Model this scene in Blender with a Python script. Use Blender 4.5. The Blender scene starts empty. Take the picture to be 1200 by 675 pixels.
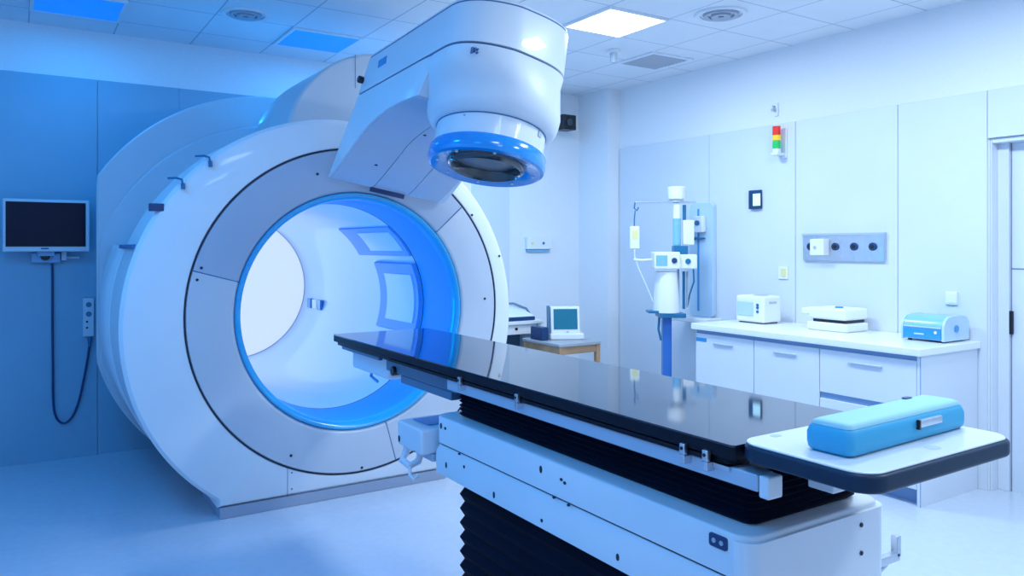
import bpy, bmesh, math
from mathutils import Vector, Matrix
R = math.radians
PI = math.pi
scene = bpy.context.scene
col = scene.collection

# ------------------------------------------------------------ camera, world, lights, exposure
CAMZ = 1.48
cd = bpy.data.cameras.new('camera'); cam = bpy.data.objects.new('camera', cd); col.objects.link(cam)
cam.location = (0, 0, CAMZ); cam.rotation_euler = (R(90), 0, R(-32.8))
cd.sensor_width = 36; cd.lens = 901/1200*36; cd.shift_y = -49.5/1200; cd.clip_start = .05; cd.clip_end = 60
scene.camera = cam
vs = scene.view_settings
vs.view_transform = 'Standard'; vs.look = 'None'; vs.gamma = 1; vs.use_curve_mapping = False; vs.exposure = 0.0
w = bpy.data.worlds.new('world'); scene.world = w; w.use_nodes = True
w.node_tree.nodes['Background'].inputs[0].default_value = (.10, .25, .6, 1)
w.node_tree.nodes['Background'].inputs[1].default_value = .25

def area(name, loc, size, power, color, rot=(0, 0, 0), sy=None):
    l = bpy.data.lights.new(name, 'AREA'); l.energy = power; l.color = color; l.size = size
    if sy: l.shape = 'RECTANGLE'; l.size_y = sy
    o = bpy.data.objects.new(name, l); o.location = loc; o.rotation_euler = rot; col.objects.link(o)
    return o
WHITE = (.73, .88, 1.0); BLUE = (.01, .38, 1.0); MIDB = (.10, .48, 1.0)
# the room's recessed ceiling panels (white on the right, blue on the left), plus one added blue lamp
for (x, y, p, c) in ((3.40, 4.012, 36, WHITE), (3.40, 1.95, 46, WHITE), (3.40, .2, 34, WHITE),
                     (1.35, 1.0, 11, WHITE), (1.35, -.9, 10, WHITE), (.33, 5.55, 6, BLUE), (-.4, 3.2, 24, BLUE), (-.4, 1.2, 14, BLUE),
                     (1.87, 5.55, 6, BLUE), (2.90, 5.55, 15, MIDB)):  # last one: unseen lamp added to turn the back corner bluer
    area('ceiling_lamp', (x, y, 2.975), .46, p, c)
# lamps inside the bore: white at the deep end, blue along the near wall
# unseen blue fill lights added to brighten the ceiling: behind the gantry, by the left wall
area('ceiling_fill', (1.75, 5.25, 2.3), 1.0, 6, BLUE, (PI, 0, 0), .12)
area('ceiling_fill', (-1.2, 3.6, 2.3), 2.4, 11, BLUE, (PI, 0, R(90)), .12)
area('bore_end_lamp', (1.70, 7.30, 1.093), 1.0, 3.4, (.55, .80, 1.0), (R(-90), 0, 0)).data.shape = 'DISK'
area('bore_side_lamp', (1.07, 4.95, 1.15), .7, 13, (.0, .42, 1.0), (0, R(-90), 0), .5)

# ------------------------------------------------------------ materials
def mat(name, c, rough=.5, metal=0, spec=.5, ior=None, emis=None, es=0, noise=0, nscale=3, coat=0, bump=0, trans=0):
    m = bpy.data.materials.new(name); m.use_nodes = True; nt = m.node_tree; b = nt.nodes['Principled BSDF']
    b.inputs['Roughness'].default_value = rough; b.inputs['Metallic'].default_value = metal
    b.inputs['Specular IOR Level'].default_value = spec
    if ior: b.inputs['IOR'].default_value = ior
    b.inputs['Coat Weight'].default_value = coat; b.inputs['Coat Roughness'].default_value = .05
    b.inputs['Transmission Weight'].default_value = trans
    if emis: b.inputs['Emission Color'].default_value = (*emis, 1); b.inputs['Emission Strength'].default_value = es
    tc = nt.nodes.new('ShaderNodeTexCoord'); n = nt.nodes.new('ShaderNodeTexNoise'); n.inputs['Scale'].default_value = nscale
    n.inputs['Detail'].default_value = 4
    nt.links.new(tc.outputs['Object'], n.inputs['Vector'])
    r = nt.nodes.new('ShaderNodeValToRGB'); k = noise if noise else .015
    r.color_ramp.elements[0].position = .3; r.color_ramp.elements[1].position = .7
    r.color_ramp.elements[0].color = (*[max(0, v*(1-k)) for v in c], 1); r.color_ramp.elements[1].color = (*[min(1, v*(1+k)) for v in c], 1)
    nt.links.new(n.outputs['Fac'], r.inputs['Fac']); nt.links.new(r.outputs['Color'], b.inputs['Base Color'])
    if bump:
        bn = nt.nodes.new('ShaderNodeBump'); bn.inputs['Strength'].default_value = bump; bn.inputs['Distance'].default_value = .002
        nt.links.new(n.outputs['Fac'], bn.inputs['Height']); nt.links.new(bn.outputs['Normal'], b.inputs['Normal'])
    return m
MW = mat('gantry_white_shell', (.80, .84, .90), .38, coat=.25)
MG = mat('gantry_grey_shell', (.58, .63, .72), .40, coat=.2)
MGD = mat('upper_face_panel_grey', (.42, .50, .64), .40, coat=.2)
MREAR = mat('rear_shell_grey', (.56, .62, .70), .5)
MSKIRT = mat('skirt_grey', (.36, .42, .55), .5)
MSEAM = mat('dark_gasket', (.01, .02, .05), .6)
MSEAMB = mat('blue_grey_seam', (.06, .17, .36), .5)
MRIM = mat('bore_rim_lit_blue', (.02, .42, .80), .25, coat=.5)  # blue glow of the bore put into the rim colour
MBAND = mat('bore_band_lit_blue', (.0, .38, .90), .45, spec=.25)  # tint of the blue bore light put into the band colour
MTUN = mat('bore_liner', (.55, .74, .95), .28, coat=.2)
MTUNB = mat('bore_panel_blue', (.05, .40, .90), .4)  # on the bore panels, extra blue stands in for bluer light at the right
MBLUE = mat('faceplate_blue', (.0, .30, .80), .18, coat=.8)
MBLK = mat('black_plastic', (.008, .010, .018), .35)
MLENS = mat('dark_lens', (.03, .05, .07), .08, coat=1)
MNOZ = mat('aperture_grey', (.16, .19, .22), .3)
MBEL = mat('bellows_rubber', (.002, .005, .018), .7, spec=.1)
MTOP = mat('carbon_table_top', (.004, .014, .045), .05, ior=1.62, coat=.35)
MEDGE = mat('table_edge_black', (.003, .006, .016), .5, spec=.2)
MBOARD = mat('board_white', (.80, .84, .89), .3, coat=.3)
MBEDGE = mat('board_edge_slate', (.008, .03, .07), .4, spec=.3)
MCW = mat('couch_white', (.80, .85, .93), .35, coat=.2)
MRAIL = mat('rail_grey', (.50, .60, .74), .35, metal=.2)
MUND = mat('carriage_steel_blue', (.09, .20, .33), .4)
MSTEEL = mat('brushed_steel', (.62, .66, .72), .28, metal=1, noise=.06, nscale=30)
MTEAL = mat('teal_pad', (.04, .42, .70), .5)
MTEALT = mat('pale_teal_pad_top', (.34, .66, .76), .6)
MWALL = mat('wall_paint_white', (.84, .87, .92), .75, bump=.02, nscale=60)
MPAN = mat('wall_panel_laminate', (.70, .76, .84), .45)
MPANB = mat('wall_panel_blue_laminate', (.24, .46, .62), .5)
MJOINT = mat('panel_joint_dark', (.16, .22, .34), .7)  # dark line colour for the door joints
MFLOOR = mat('floor_vinyl', (.55, .62, .73), .22, noise=.03, nscale=22, coat=.15)
MCAB = mat('cabinet_laminate', (.74, .79, .87), .35)
MCTOP = mat('worktop_white', (.88, .91, .95), .3, coat=.3)
MGAP = mat('cabinet_recess_blue_grey', (.22, .36, .60), .5)
MDEV = mat('device_white', (.84, .87, .90), .4)
MDEVG = mat('device_grey', (.45, .52, .60), .4)
MDB = mat('device_blue', (.03, .30, .66), .3, coat=.4)
MDBL = mat('device_pale_blue', (.22, .52, .78), .35, coat=.3)
MSCR = mat('screen_off', (.001, .004, .022), .35, spec=.25)
MSCRT = mat('screen_teal', (.01, .12, .20), .15, emis=(.0, .10, .18), es=.6)
MSCRL = mat('screen_lit', (.5, .8, .9), .2, emis=(.5, .85, 1), es=.9)
MFRM = mat('monitor_frame', (.62, .70, .80), .35)
MWOOD = mat('wood_oak', (.46, .28, .16), .5, noise=.2, nscale=9)
MTTOP = mat('table_top_grey', (.40, .42, .46), .4)
MDARKB = mat('dark_blue_plastic', (.01, .05, .16), .4)
MCOL = mat('column_blue', (.02, .16, .55), .3, coat=.3)
MPALE = mat('pale_blue_panel', (.50, .68, .84), .25, coat=.4)
MYEL = mat('switch_yellow', (.80, .75, .35), .4)
MRED = mat('beacon_red', (.8, .02, .01), .3, emis=(1, .02, .0), es=.15)
MAMB = mat('beacon_amber', (.9, .6, .02), .3, emis=(1, .6, .02), es=.25)
MGRN = mat('beacon_green', (.01, .55, .12), .3, emis=(0, .6, .12), es=.05)
MLAMP = mat('lamp_diffuser_white', (.9, .95, 1), .5, emis=(.85, .94, 1), es=5)
MLAMPB = mat('lamp_diffuser_blue', (.02, .25, .9), .5, emis=(.0, .22, .85), es=.55)
MBORE = mat('bore_end_lamp', (.45, .47, .5), .5, emis=(.80, .89, 1), es=.66)
MVENT = mat('ceiling_vent_grey', (.42, .46, .54), .5)
MBAG = mat('fluid_bag', (.82, .88, .84), .3)
MTUBE = mat('tube_teal', (.01, .16, .34), .3)

def ceiling_mat():
    m = mat('ceiling_tiles', (.80, .84, .90), .8)
    nt = m.node_tree; b = nt.nodes['Principled BSDF']
    g = nt.nodes.new('ShaderNodeNewGeometry'); s = nt.nodes.new('ShaderNodeSeparateXYZ'); nt.links.new(g.outputs['Position'], s.inputs[0])
    def mth(op, a, bb=None):
        n = nt.nodes.new('ShaderNodeMath'); n.operation = op
        for i, v in enumerate((a, bb)):
            if v is None: continue
            if isinstance(v, (int, float)): n.inputs[i].default_value = v
            else: nt.links.new(v, n.inputs[i])
        return n.outputs[0]
    def line(ch, off):
        t = mth('DIVIDE', mth('SUBTRACT', s.outputs[ch], off), .515)
        t = mth('SUBTRACT', mth('FRACT', mth('ADD', t, 20.5)), .5)
        return mth('LESS_THAN', mth('ABSOLUTE', t), .009)
    ln = mth('MAXIMUM', line(0, .585), line(1, 3.755))
    mx = nt.nodes.new('ShaderNodeMix'); mx.data_type = 'RGBA'
    old = b.inputs['Base Color'].links[0].from_socket
    nt.links.new(ln, mx.inputs[0]); nt.links.new(old, mx.inputs[6]); mx.inputs[7].default_value = (.46, .52, .62, 1)
    nt.links.new(mx.outputs[2], b.inputs['Base Color'])
    return m
MCEIL = ceiling_mat()

# ------------------------------------------------------------ mesh helpers
ORG = {}
class M:
    def __init__(s): s.v = []; s.f = []
    def add(s, vs_, fs):
        o = len(s.v); s.v += [tuple(v) for v in vs_]; s.f += [tuple(i+o for i in f) for f in fs]; return s
    def box(s, x0, x1, y0, y1, z0, z1, X=None):
        v = [(x, y, z) for x in (x0, x1) for y in (y0, y1) for z in (z0, z1)]
        if X: v = [X(*p) for p in v]
        return s.add(v, [(0, 1, 3, 2), (4, 6, 7, 5), (0, 4, 5, 1), (2, 3, 7, 6), (0, 2, 6, 4), (1, 5, 7, 3)])
    def loft(s, rings, closed=True, cap0=True, cap1=True, loop=False):
        n = len(rings[0]); v = [p for r in rings for p in r]; f = []
        m_ = len(rings)
        for i in range(m_ if loop else m_-1):
            a = i*n; b = ((i+1) % m_)*n
            for j in range(n if closed else n-1):
                k = (j+1) % n; f.append((a+j, a+k, b+k, b+j))
        if not loop and closed:
            if cap0: f.append(tuple(range(n-1, -1, -1)))
            if cap1: f.append(tuple((m_-1)*n+j for j in range(n)))
        return s.add(v, f)
    def cyl(s, p0, p1, r, n=20, r1=None):
        p0 = Vector(p0); p1 = Vector(p1); d = (p1-p0).normalized()
        a = d.orthogonal().normalized(); b = d.cross(a); r1 = r if r1 is None else r1
        rings = [[p+(a*math.cos(t)+b*math.sin(t))*q for t in [2*PI*i/n for i in range(n)]] for p, q in ((p0, r), (p1, r1))]
        return s.loft(rings)
    def tube(s, pts, r, n=8):
        P = [Vector(p) for p in pts]; rings = []; a = None
        for i, p in enumerate(P):
            d = (P[min(i+1, len(P)-1)]-P[max(i-1, 0)]).normalized()
            a = d.orthogonal().normalized() if a is None else (a-d*a.dot(d)).normalized()
            b = d.cross(a)
            rings.append([p+(a*math.cos(t)+b*math.sin(t))*r for t in [2*PI*k/n for k in range(n)]])
        return s.loft(rings)
    def prism(s, poly, fn, a, b):
        return s.loft([[fn(x, y, a) for x, y in poly], [fn(x, y, b) for x, y in poly]])
    def make(s, name, m, parent=None, bevel=0, seg=2, ang=40):
        me = bpy.data.meshes.new(name); o_ = ORG.get(parent.name, Vector()) if parent else Vector()
        me.from_pydata([Vector(v)-o_ for v in s.v], [], s.f); me.materials.append(m)
        bm = bmesh.new(); bm.from_mesh(me); bmesh.ops.recalc_face_normals(bm, faces=bm.faces); bm.to_mesh(me); bm.free()
        me.polygons.foreach_set('use_smooth', [True]*len(me.polygons))
        me.set_sharp_from_angle(angle=R(ang))
        o = bpy.data.objects.new(name, me); col.objects.link(o)
        if parent: o.parent = parent; ORG[o.name] = o_
        if bevel:
            bv = o.modifiers.new('bevel', 'BEVEL'); bv.width = bevel; bv.segments = seg; bv.limit_method = 'ANGLE'; bv.angle_limit = R(50); bv.harden_normals = False
            me.polygons.foreach_set('use_smooth', [True]*len(me.polygons))
            wn = o.modifiers.new('wn', 'WEIGHTED_NORMAL'); wn.keep_sharp = False
            for e in me.edges: pass
            a = me.attributes.get('sharp_edge')
            if a: me.attributes.remove(a)
        return o
def bx(*a): return M().box(*a)
def tag(o, label, cat, group=None):
    o['label'] = label; o['category'] = cat
    if group: o['group'] = group
    return o
def thing(name, label, cat, loc, group=None, rz=0):
    o = bpy.data.objects.new(name, None); col.objects.link(o); o.location = loc; o.rotation_euler = (0, 0, rz)
    o.empty_display_size = .1; ORG[o.name] = Vector(loc) if rz == 0 else Vector()
    return tag(o, label, cat, group)
def struct(o):
    o['kind'] = 'structure'; return o
FX, FY = .5417, .8406
def ray(x, y):
    a = (x-600)/901; return Vector((FX+a*FY, FY-a*FX, (288-y)/901))
def onX(x, y, X): d = ray(x, y); return Vector((0, 0, CAMZ))+d*(X/d.x)
def onY(x, y, Y): d = ray(x, y); return Vector((0, 0, CAMZ))+d*(Y/d.y)
def rrect(x0, x1, y0, y1, r, n=6):
    out = []
    for cx, cy, a0 in ((x1-r, y1-r, 0), (x0+r, y1-r, 90), (x0+r, y0+r, 180), (x1-r, y0+r, 270)):
        for i in range(n+1):
            t = R(a0+90*i/n); out.append((cx+r*math.cos(t), cy+r*math.sin(t)))
    return out
XY = lambda x, y, h: (x, y, h)
XZ = lambda x, z, h: (x, h, z)
YZ = lambda y, z, h: (h, y, z)

# ------------------------------------------------------------ room
WX, WY, CZ = 4.93, 6.19, 3.0
LX, BY = -1.3, -2.2
struct(bx(LX-.1, 5.3, BY-.1, 6.35, -.1, 0).make('floor', MFLOOR))
struct(bx(LX-.1, 5.3, BY-.1, 6.35, CZ, CZ+.1).make('ceiling', MCEIL))
# back wall with the opening the bore runs through
hx0, hx1, hz0, hz1 = 1.02, 2.38, .41, 1.78
wb = M().box(LX, hx0, WY, WY+.15, 0, CZ).box(hx1, 4.93, WY, WY+.15, 0, CZ).box(hx0, hx1, WY, WY+.15, 0, hz0).box(hx0, hx1, WY, WY+.15, hz1, CZ).make('wall_back', MWALL)
struct(wb)
j1 = onY(114, 300, 6.17).x; j2 = onY(597, 300, 6.17).x
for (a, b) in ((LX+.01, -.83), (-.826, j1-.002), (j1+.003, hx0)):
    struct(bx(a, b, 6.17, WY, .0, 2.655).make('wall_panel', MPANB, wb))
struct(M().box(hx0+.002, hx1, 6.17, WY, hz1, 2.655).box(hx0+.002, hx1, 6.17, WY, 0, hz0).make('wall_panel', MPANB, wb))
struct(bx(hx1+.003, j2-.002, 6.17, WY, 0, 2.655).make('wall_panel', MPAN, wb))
struct(bx(j2+.004, 4.79, 6.18, WY, 0, 2.655).make('wall_panel', MWALL, wb))
struct(bx(4.79, 5.1, 5.73, 6.35, 0, CZ).make('wall_pier', MWALL)).name = 'wall_corner'
# right wall with the door opening
DY0, DY1, DZ = 1.27, 2.345, 2.13
wr = M().box(4.95, 5.15, DY1, 5.73, 0, CZ).box(4.95, 5.15, BY, DY0, 0, CZ).box(4.95, 5.15, DY0, DY1, DZ, CZ).make('wall_right', MWALL)
struct(wr)
ys = [onX(x, 200, WX).y for x in (726, 831, 932, 1052, 1157)]
for a, b in zip(ys[1:], ys[:-1]):
    struct(bx(WX, 4.951, a+.0025, b-.0025, 0, 2.42).make('wall_panel', MPAN, wr, .0015, 1))
struct(bx(WX, 4.951, DY0, ys[-1]-.0025, DZ, 2.42).make('wall_panel', MPAN, wr))
struct(bx(WX, 4.951, -1, DY0, 0, 2.42).make('wall_panel', MPAN, wr))
struct(bx(LX-.1, LX, BY, 6.35, 0, CZ).make('wall_left', MWALL))
struct(bx(LX-.1, 5.3, BY-.1, BY, 0, CZ).make('wall_front', MWALL))
# sliding door in its recess
d1 = M().box(5.045, 5.075, DY0, DY1, 0, DZ).make('door_1', MPAN); struct(d1)
struct(M().box(4.952, 5.045, DY1-.012, DY1-.001, 0, DZ-.001).box(5.02, 5.045, DY1-.075, DY1-.012, 0, DZ-.01).box(4.952, 5.045, DY0, DY1-.012, DZ-.03, DZ-.001).make('door_frame', MCAB, d1, .002, 1))
pz = onX(1190, 315, 5.04).z
struct(M().box(5.042, 5.046, DY0, DY1-.08, pz-.003, pz+.003).box(5.042, 5.046, DY1-.082, DY1-.078, 0, DZ-.03).make('door_joint', MJOINT, d1))
h0 = onX(1181, 364, 5.04); h1 = onX(1188, 392, 5.04)
struct(M().box(5.025, 5.046, h1.y, h0.y, h1.z, h0.z).make('door_handle', MBLK, d1, .006))
struct(M().box(4.915, 4.929, 1.0+DY1, 5.728, 0, .05).box(4.775, 4.789, 5.73, 6.17, 0, .05).make('baseboard_right', MCAB, None, .003, 1))

# ------------------------------------------------------------ ceiling fixtures
def lamp(x0, y0, m, label, es=True):
    t = thing('ceiling_light', label, 'ceiling light', (x0+.2575, y0+.2575, 2.985))
    x1, y1 = x0+.515, y0+.515
    M().box(x0, x1, y0, y0+.02, 2.985, 3).box(x0, x1, y1-.02, y1, 2.985, 3).box(x0, x0+.02, y0+.02, y1-.02, 2.985, 3).box(x1-.02, x1, y0+.02, y1-.02, 2.985, 3).make('frame', MCEILF, t)
    bx(x0+.02, x1-.02, y0+.02, y1-.02, 2.988, 3).make('diffuser', m, t)
MCEILF = mat('lamp_frame', (.8, .84, .9), .5)
lamp(3.16, 3.755, MLAMP, 'glowing white square ceiling light panel above the treatment couch')
lamp(.07, 5.30, MLAMPB, 'blue square ceiling light panel at the upper left above the wall monitor')
lamp(1.615, 5.30, MLAMPB, 'blue square ceiling light panel just left of the tilted machine head')
def disc_vent(x, y, r, label):
    t = thing('ceiling_diffuser', label, 'air vent', (x, y, 2.98))
    for i, (a, b) in enumerate(((r, r*.8), (r*.68, r*.5), (r*.38, 0.02))):
        n = 40; z = 2.985-.004*i
        rings = [[(x+q*math.cos(2*PI*k/n), y+q*math.sin(2*PI*k/n), zz) for k in range(n)] for q, zz in ((a, 2.999), (a*.98, z), (b, z+.004), (b, 2.999))]
        M().loft(rings, loop=True).make('ring', MVENT if i else MCEILF, t)
p = onX(845, 18, 1); d = ray(845, 18); k = (2.99-CAMZ)/d.z; disc_vent(d.x*k, d.y*k, .17, 'round ringed ceiling diffuser to the right of the lit ceiling panel')
d = ray(288, 18); k = (2.99-CAMZ)/d.z; disc_vent(d.x*k, d.y*k, .15, 'round ringed ceiling diffuser in the blue left half of the ceiling')
# square diffuser
t = thing('ceiling_grille', 'square grey air grille in the ceiling near the far right corner', 'air vent', (0, 0, 0)); 
gx0, gy0 = 3.70, 4.82
d = ray(767, 72); k = (2.99-CAMZ)/d.z; gx0 = d.x*k-.22; gy0 = d.y*k-.22
t.location = (gx0+.22, gy0+.22, 2.985); ORG[t.name] = Vector(t.location)
M().box(gx0, gx0+.44, gy0, gy0+.03, 2.985, 3).box(gx0, gx0+.44, gy0+.41, gy0+.44, 2.985, 3).box(gx0, gx0+.03, gy0+.03, gy0+.41, 2.985, 3).box(gx0+.41, gx0+.44, gy0+.03, gy0+.41, 2.985, 3).make('frame', MCEILF, t)
g = M()
for i in range(9):
    y = gy0+.045+i*.042; g.add([(gx0+.03, y, 2.999), (gx0+.41, y, 2.999), (gx0+.41, y+.03, 2.984), (gx0+.03, y+.03, 2.984), (gx0+.03, y+.003, 3.0), (gx0+.41, y+.003, 3.0), (gx0+.41, y+.033, 2.986), (gx0+.03, y+.033, 2.986)], [(0, 1, 2, 3), (4, 5, 6, 7), (0, 1, 5, 4), (2, 3, 7, 6)])
g.make('louvres', MVENT, t)
d = ray(719, 60); k = (2.99-CAMZ)/d.z; sx, sy = d.x*k, d.y*k
t = thing('smoke_detector', 'small round white smoke detector on the ceiling beyond the lit panel', 'smoke detector', (sx, sy, 3))
M().cyl((sx, sy, 3), (sx, sy, 2.975), .055, 24).make('base', MDEV, t, .003)
M().cyl((sx, sy, 2.975), (sx, sy, 2.90), .03, 20, .022).make('sensor', MDEVG, t, .004)

# ------------------------------------------------------------ gantry
CX, CZ0 = 1.70, 1.093            # bore axis
GY = 4.33                        # front plane
def circ_outline(cx, cz, r, ang, zmin=None, xmin=None, flat=None):
    # distance from bore axis to the outline in direction ang
    dx, dz = math.cos(ang), math.sin(ang); ox, oz = CX-cx, CZ0-cz
    b = ox*dx+oz*dz; c = ox*ox+oz*oz-r*r; t_ = -b+math.sqrt(max(0, b*b-c))
    if flat:   # straight sides down from height flat to zmin
        zc, xl, xr = flat
        pz_ = CZ0+dz*t_
        if pz_ < zc:
            best = 1e9
            if dz < 0: best = min(best, (zmin-CZ0)/dz)
            if dx < 0: best = min(best, max((xl-CX)/dx, 0))
            if dx > 0: best = min(best, (xr-CX)/dx)
            t_ = best
    elif zmin is not None and dz < 0: t_ = min(t_, (zmin-CZ0)/dz)
    if xmin is not None and dx < 0: t_ = min(t_, (xmin-CX)/dx)
    return t_
def angs(extra=(), n=180):
    a = [2*PI*i/n for i in range(n)] + [e % (2*PI) for e in extra]
    return sorted(set(round(q, 6) for q in a))
def ringplate(A, outer, inner_r, prof, name, m, parent, ang=35):
    """prof: list of (kind, inset, Y); kind 'o' = outline minus inset, 'i' = circle inner_r plus inset"""
    rings = []
    for kind, ins, Y in prof:
        rr = []
        for a in A:
            q = (outer(a)-ins) if kind == 'o' else inner_r+ins
            rr.append((CX+q*math.cos(a), Y, CZ0+q*math.sin(a)))
        rings.append(rr)
    return M().loft(rings, loop=True).make(name, m, parent, ang=ang)
G = thing('ring_gantry', 'huge white ring shaped radiotherapy machine with a wide glowing bore', 'medical scanner', (1.61, 4.9, 0))
o1 = lambda a: circ_outline(1.61, 1.045, 1.175, a, zmin=.062, flat=(.10, .912, 2.308))
cor = [math.atan2(.062-CZ0, .912-CX), math.atan2(.062-CZ0, 2.308-CX), math.atan2(.10-CZ0, .912-CX), math.atan2(.10-CZ0, 2.308-CX)]
A1 = angs(cor)
ringplate(A1, o1, .962, [('i', 0, GY+.03), ('i', 0, GY+.004), ('i', .004, GY), ('o', .038, GY), ('o', .018, GY+.006), ('o', .0, GY+.03), ('o', 0, 4.80), ('i', 0, 4.80)], 'front_cover', MW, G)
M().box(.922, 2.298, GY+.012, 4.79, 0, .062).make('base_skirt', MSKIRT, G, .003, 1)
# dark circular seam
n = 160; rr = [[(CX+(.958+.0045*math.cos(b))*math.cos(a), GY+.004+.006*math.sin(b), CZ0+(.958+.0045*math.cos(b))*math.sin(a)) for b in [2*PI*k/6 for k in range(6)]] for a in [2*PI*i/n for i in range(n)]]
M().loft(rr, loop=True).make('seam', MSEAM, G)
# inner annular covers
def arc_panel(a0, a1, prof, name, m, parent, n=48):
    rings = []
    for i in range(n+1):
        a = R(a0+(a1-a0)*i/n); rings.append([(CX+q*math.cos(a), Y, CZ0+q*math.sin(a)) for q, Y in prof])
    return M().loft(rings).make(name, m, parent)
pf = [(.952, GY+.03), (.952, GY+.004), (.948, GY), (.725, GY), (.712, GY+.004), (.704, GY+.014), (.704, GY+.03)]
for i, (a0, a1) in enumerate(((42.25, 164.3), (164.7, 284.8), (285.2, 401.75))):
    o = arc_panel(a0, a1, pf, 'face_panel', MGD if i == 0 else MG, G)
for a in (42, 164.5, 285):
    t_ = R(a); u = Vector((math.cos(t_), 0, math.sin(t_))); c = Vector((CX, GY+.001, CZ0)); M().tube([c+u*.706, c+u*.955], .0028, 6).make('panel_joint', MSEAMB, G)
# screws on the face
def screw(x, y, parent=G, r=.008, Y=GY, nm='screw', m=MSEAM):
    p = onY(x, y, Y); M().cyl((p.x, Y-.003, p.z), (p.x, Y+.004, p.z), r, 12).make(nm, m, parent)
for x, y in ((231, 328), (372, 204), (341, 534), (568, 350), (553, 252), (236, 314), (424, 548), (585, 300)): screw(x, y)
for x, y in ((342, 554), (342, 573)): screw(x, y, r=.004)
p0 = onY(337, 549, GY); p1 = onY(337, 580, GY)
M().box(p0.x-.0015, p0.x+.0015, GY-.0008, GY+.002, .065, p0.z).make('cover_joint', MSEAMB, G)
# bore: rim and band with blue light in their colour, long white liner, lit end
def lathe(prof, name, m, parent, n=128, a0=0, a1=360):
    full = a1-a0 == 360
    rings = []
    for i in range(n if full else n+1):
        a = R(a0+(a1-a0)*i/n); rings.append([(CX+q*math.cos(a), Y, CZ0+q*math.sin(a)) for q, Y in prof])
    return M().loft(rings, closed=False, loop=full).make(name, m, parent) if full else M().loft(rings, closed=True).make(name, m, parent)
def lathe_solid(prof, name, m, parent, n=128):
    rings = [[(CX+q*math.cos(2*PI*i/n), Y, CZ0+q*math.sin(2*PI*i/n)) for i in range(n)] for q, Y in prof]
    return M().loft(rings, loop=True).make(name, m, parent)
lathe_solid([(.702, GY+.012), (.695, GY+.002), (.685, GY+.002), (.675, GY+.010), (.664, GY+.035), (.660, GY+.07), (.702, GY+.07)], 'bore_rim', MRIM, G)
lathe_solid([(.660, GY+.0705), (.657, GY+.20), (.655, 4.775), (.70, 4.775), (.70, GY+.0705)], 'bore_band', MBAND, G)
lathe_solid([(.658, 4.775), (.6545, 4.777), (.6545, 4.787), (.658, 4.789)], 'bore_seam', MSEAM, G)
lathe_solid([(.66, 4.79), (.66, 7.40), (.70, 7.40), (.70, 4.79)], 'bore_liner', MTUN, G)
M().cyl((CX, 7.40, CZ0), (CX, 7.43, CZ0), .70, 96).make('bore_end', MBORE, G)
lathe_solid([(.661, 7.385), (.655, 7.388), (.655, 7.394), (.661, 7.398)], 'end_seam', MDEVG, G)
# raised boxes on the right inner wall of the bore
def boreang(z): return math.degrees(math.asin((z-CZ0)/.66))
def bore_patch(a0, a1, y0, y1, h, name, m, parent=G, n=14):
    rings = []
    for i in range(n+1):
        a = R(a0+(a1-a0)*i/n); rings.append([(CX+q*math.cos(a), Y, CZ0+q*math.sin(a)) for q, Y in ((.662, y0), (.662-h, y0+.01), (.662-h, y1-.01), (.662, y1))])
    return M().loft(rings).make(name, m, parent)
bp = bore_patch(-20, 24, 4.80, 5.48, .03, 'bore_panel', MTUNB)
bore_patch(-14, 17, 4.86, 5.34, .036, 'inset', MTUN, bp)
bp = bore_patch(29, 52, 4.80, 5.75, .014, 'bore_panel', MTUNB)
bore_patch(33, 48, 4.86, 5.45, .018, 'inset', MTUN, bp)
# small fitting far in the bore
p = Vector((CX+.652*math.cos(R(-14)), 6.95, CZ0+.652*math.sin(R(-14))))
for y0_ in (6.80, 7.08):
    M().box(p.x-.02, p.x+.012, y0_, y0_+.10, p.z-.04, p.z+.05).make('bore_fitting', MDB, G, .006)
M().box(p.x-.012, p.x+.014, 6.93, 7.05, p.z-.035, p.z+.045).make('fitting_window', MDEV, G)
# middle drum, side covers, rear disc
ringplate(angs(), lambda a: circ_outline(1.61, 1.045, 1.09, a, zmin=.05), .70, [('i', 0, 4.80), ('o', 0, 4.80), ('o', 0, 5.6), ('i', 0, 5.6)], 'drum', MW, G)
def side_cover(a0, a1, y0, y1, q0, q1, name, n=30):
    rings = []
    for i in range(n+1):
        a = R(a0+(a1-a0)*i/n); rings.append([(1.61+q*math.cos(a), Y, 1.045+q*math.sin(a)) for q, Y in ((q0, y0), (q1-.01, y0), (q1, y0+.012), (q1, y1-.03), (q1-.03, y1), (q0, y1))])
    return M().loft(rings).make(name, MW, G)
for a0, a1 in ((158, 232), (-52, 22)):
    side_cover(a0, a1, 4.803, 4.90, 1.09, 1.178, 'side_cover')
    side_cover(a0, a1, 4.912, 5.56, 1.09, 1.172, 'side_cover')
a = R(158.8)
for q in (0,):
    c = Vector((1.61+1.16*math.cos(a), 0, 1.045+1.16*math.sin(a)))
    M().box(c.x-.03, c.x+.05, 4.40, 4.98, c.z+.0, c.z+.022).make('cover_strip', MSEAMB, G, .005)
def rear_outline(a):
    big = circ_outline(1.57, 1.21, 1.344, a, zmin=.01, xmin=.434)
    small = circ_outline(1.61, 1.045, 1.215, a, zmin=.03)
    k = min(1, max(0, (CZ0+big*math.sin(a)-1.05)/.25)) if math.cos(a) < 0 else 1
    k = k*k*(3-2*k)
    return min(big, small*(1-k)+big*k)
ringplate(angs(), rear_outline, .72, [('i', 0, 5.60), ('o', .010, 5.60), ('o', 0, 5.61), ('o', 0, 5.635), ('i', 0, 5.635)], 'rear_housing', MREAR, G)
ringplate(angs(), lambda a: circ_outline(1.61, 1.12, 1.0, a, zmin=.05), .72, [('i', 0, 5.64), ('o', 0, 5.64), ('o', 0, 6.16), ('i', 0, 6.16)], 'rear_drum', MREAR, G)
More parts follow.
